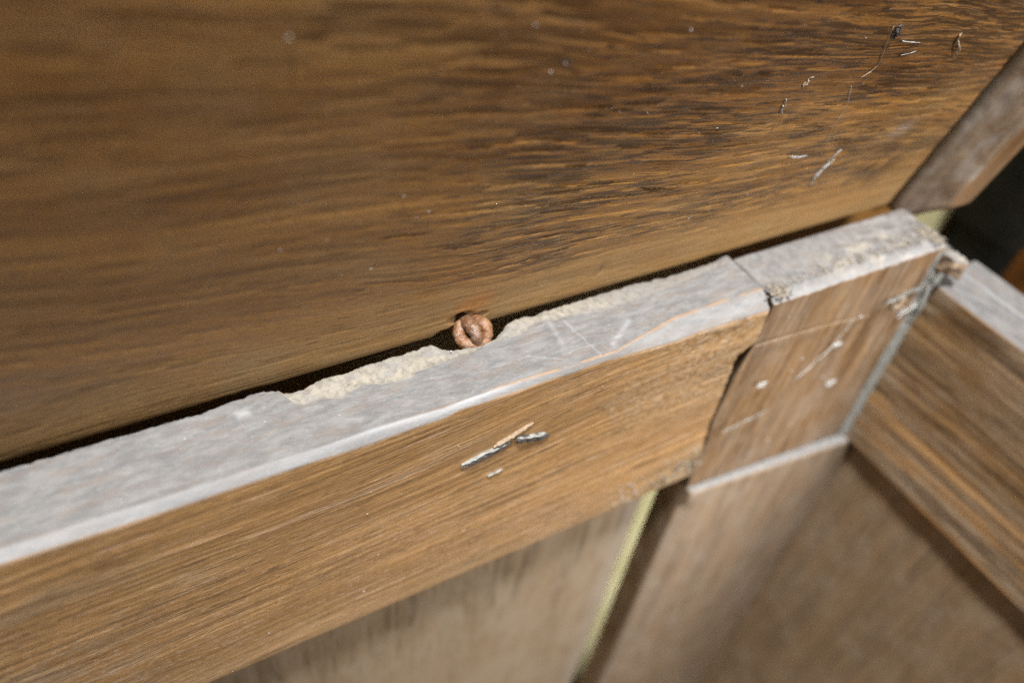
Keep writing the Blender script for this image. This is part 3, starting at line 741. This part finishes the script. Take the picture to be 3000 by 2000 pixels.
strand('wood_chip', [(2350, 252), (2362, 240), (2378, 226)], LIDP, .8, M_SPL, 'cream wood chip caught in the lid grain', 'chip', jit=.5, seed=9)
strand('lid_plug', [(2612, 112), (2622, 92), (2632, 74)], LIDP, 1.0, M_IRON, 'small dark greenish plug sticking out of the lid', 'plug', off=(0, -.6, 0), jit=.2, seed=10)
PF = ((0, 1, 0), -.6)
strand('cobweb_thread', [(2212, 1012), (2300, 985), (2380, 962), (2450, 942), (2545, 922)], PF, .22, M_SPL, 'pale cobweb thread stretched across the corner post face', 'thread', off=(0, -.4, 0), jit=.06, seed=11)
strand('cobweb_thread', [(2330, 1108), (2380, 1065), (2440, 1010), (2470, 970), (2500, 930)], PF, .24, M_GREY, 'grey cobweb thread with a white knot on the corner post', 'thread', off=(0, -.4, 0), jit=.06, seed=12)
strand('dust_knot', [(2436, 1012), (2450, 1005), (2462, 1000)], PF, 1.0, M_GREY, 'white dust knot caught on the cobweb thread', 'dust', jit=.3, seed=13)
strand('dust_knot', [(2418, 1122), (2432, 1118), (2444, 1112)], PF, .9, M_GREY, 'white dust knot low on the corner post face', 'dust', jit=.3, seed=14)
strand('dust_knot', [(2218, 1128), (2234, 1122), (2246, 1115)], PF, .7, M_GREY, 'pale dust knot on the post beside the rail joint', 'dust', jit=.3, seed=15)
strand('cobweb_thread', [(2110, 1265), (2170, 1235), (2215, 1215), (2248, 1198)], PF, .3, M_SEAM, 'woolly grey cobweb thread near the post ledge', 'thread', jit=.15, seed=16)
strand('splinter', [(2610, 900), (2628, 888), (2650, 870)], PF, 1.5, M_SPL, 'broken cream splinter at the head of the corner seam', 'splinter', off=(0, -.8, 0), jit=.3, seed=17)

strand('cobweb_rope', [(2755, 770), (2725, 800), (2700, 850), (2672, 900), (2648, 945)], PF, 1.7, M_SEAM, 'thick woolly grey cobweb over the head of the corner seam', 'cobweb', off=(0, -1.0, 0), jit=.5, seed=21)
strand('cobweb_rope', [(2590, 885), (2625, 868), (2665, 852), (2700, 838)], PF, .9, M_SEAM, 'short woolly cobweb rope above the broken cream splinter', 'cobweb', off=(0, -.8, 0), jit=.4, seed=22)
strand('cobweb_rope', [(2622, 930), (2640, 912), (2665, 895), (2690, 880)], PF, .9, M_GREY, 'white cobweb tuft below the broken cream splinter', 'cobweb', off=(0, -.8, 0), jit=.4, seed=23)

# ------------------------------------------------------------------ cabinet beyond the chest end
def cpart(name, x0, x1, y0, y1, z0, z1, mat): slab(name, x0, x1, y0, y1, z0, z1, mat, 3.0, cab, 80)
cpart('side_panel', 526, 1100, 72, 92, -640, -102, M_NBR)
cpart('shaded_top_board', 482, 1120, 50, 96, -100, -20, M_NBD)  # this board and the stile are coloured black in place of shade
cpart('shaded_stile', 490, 524, 60, 95, -640, -102, M_NBD)
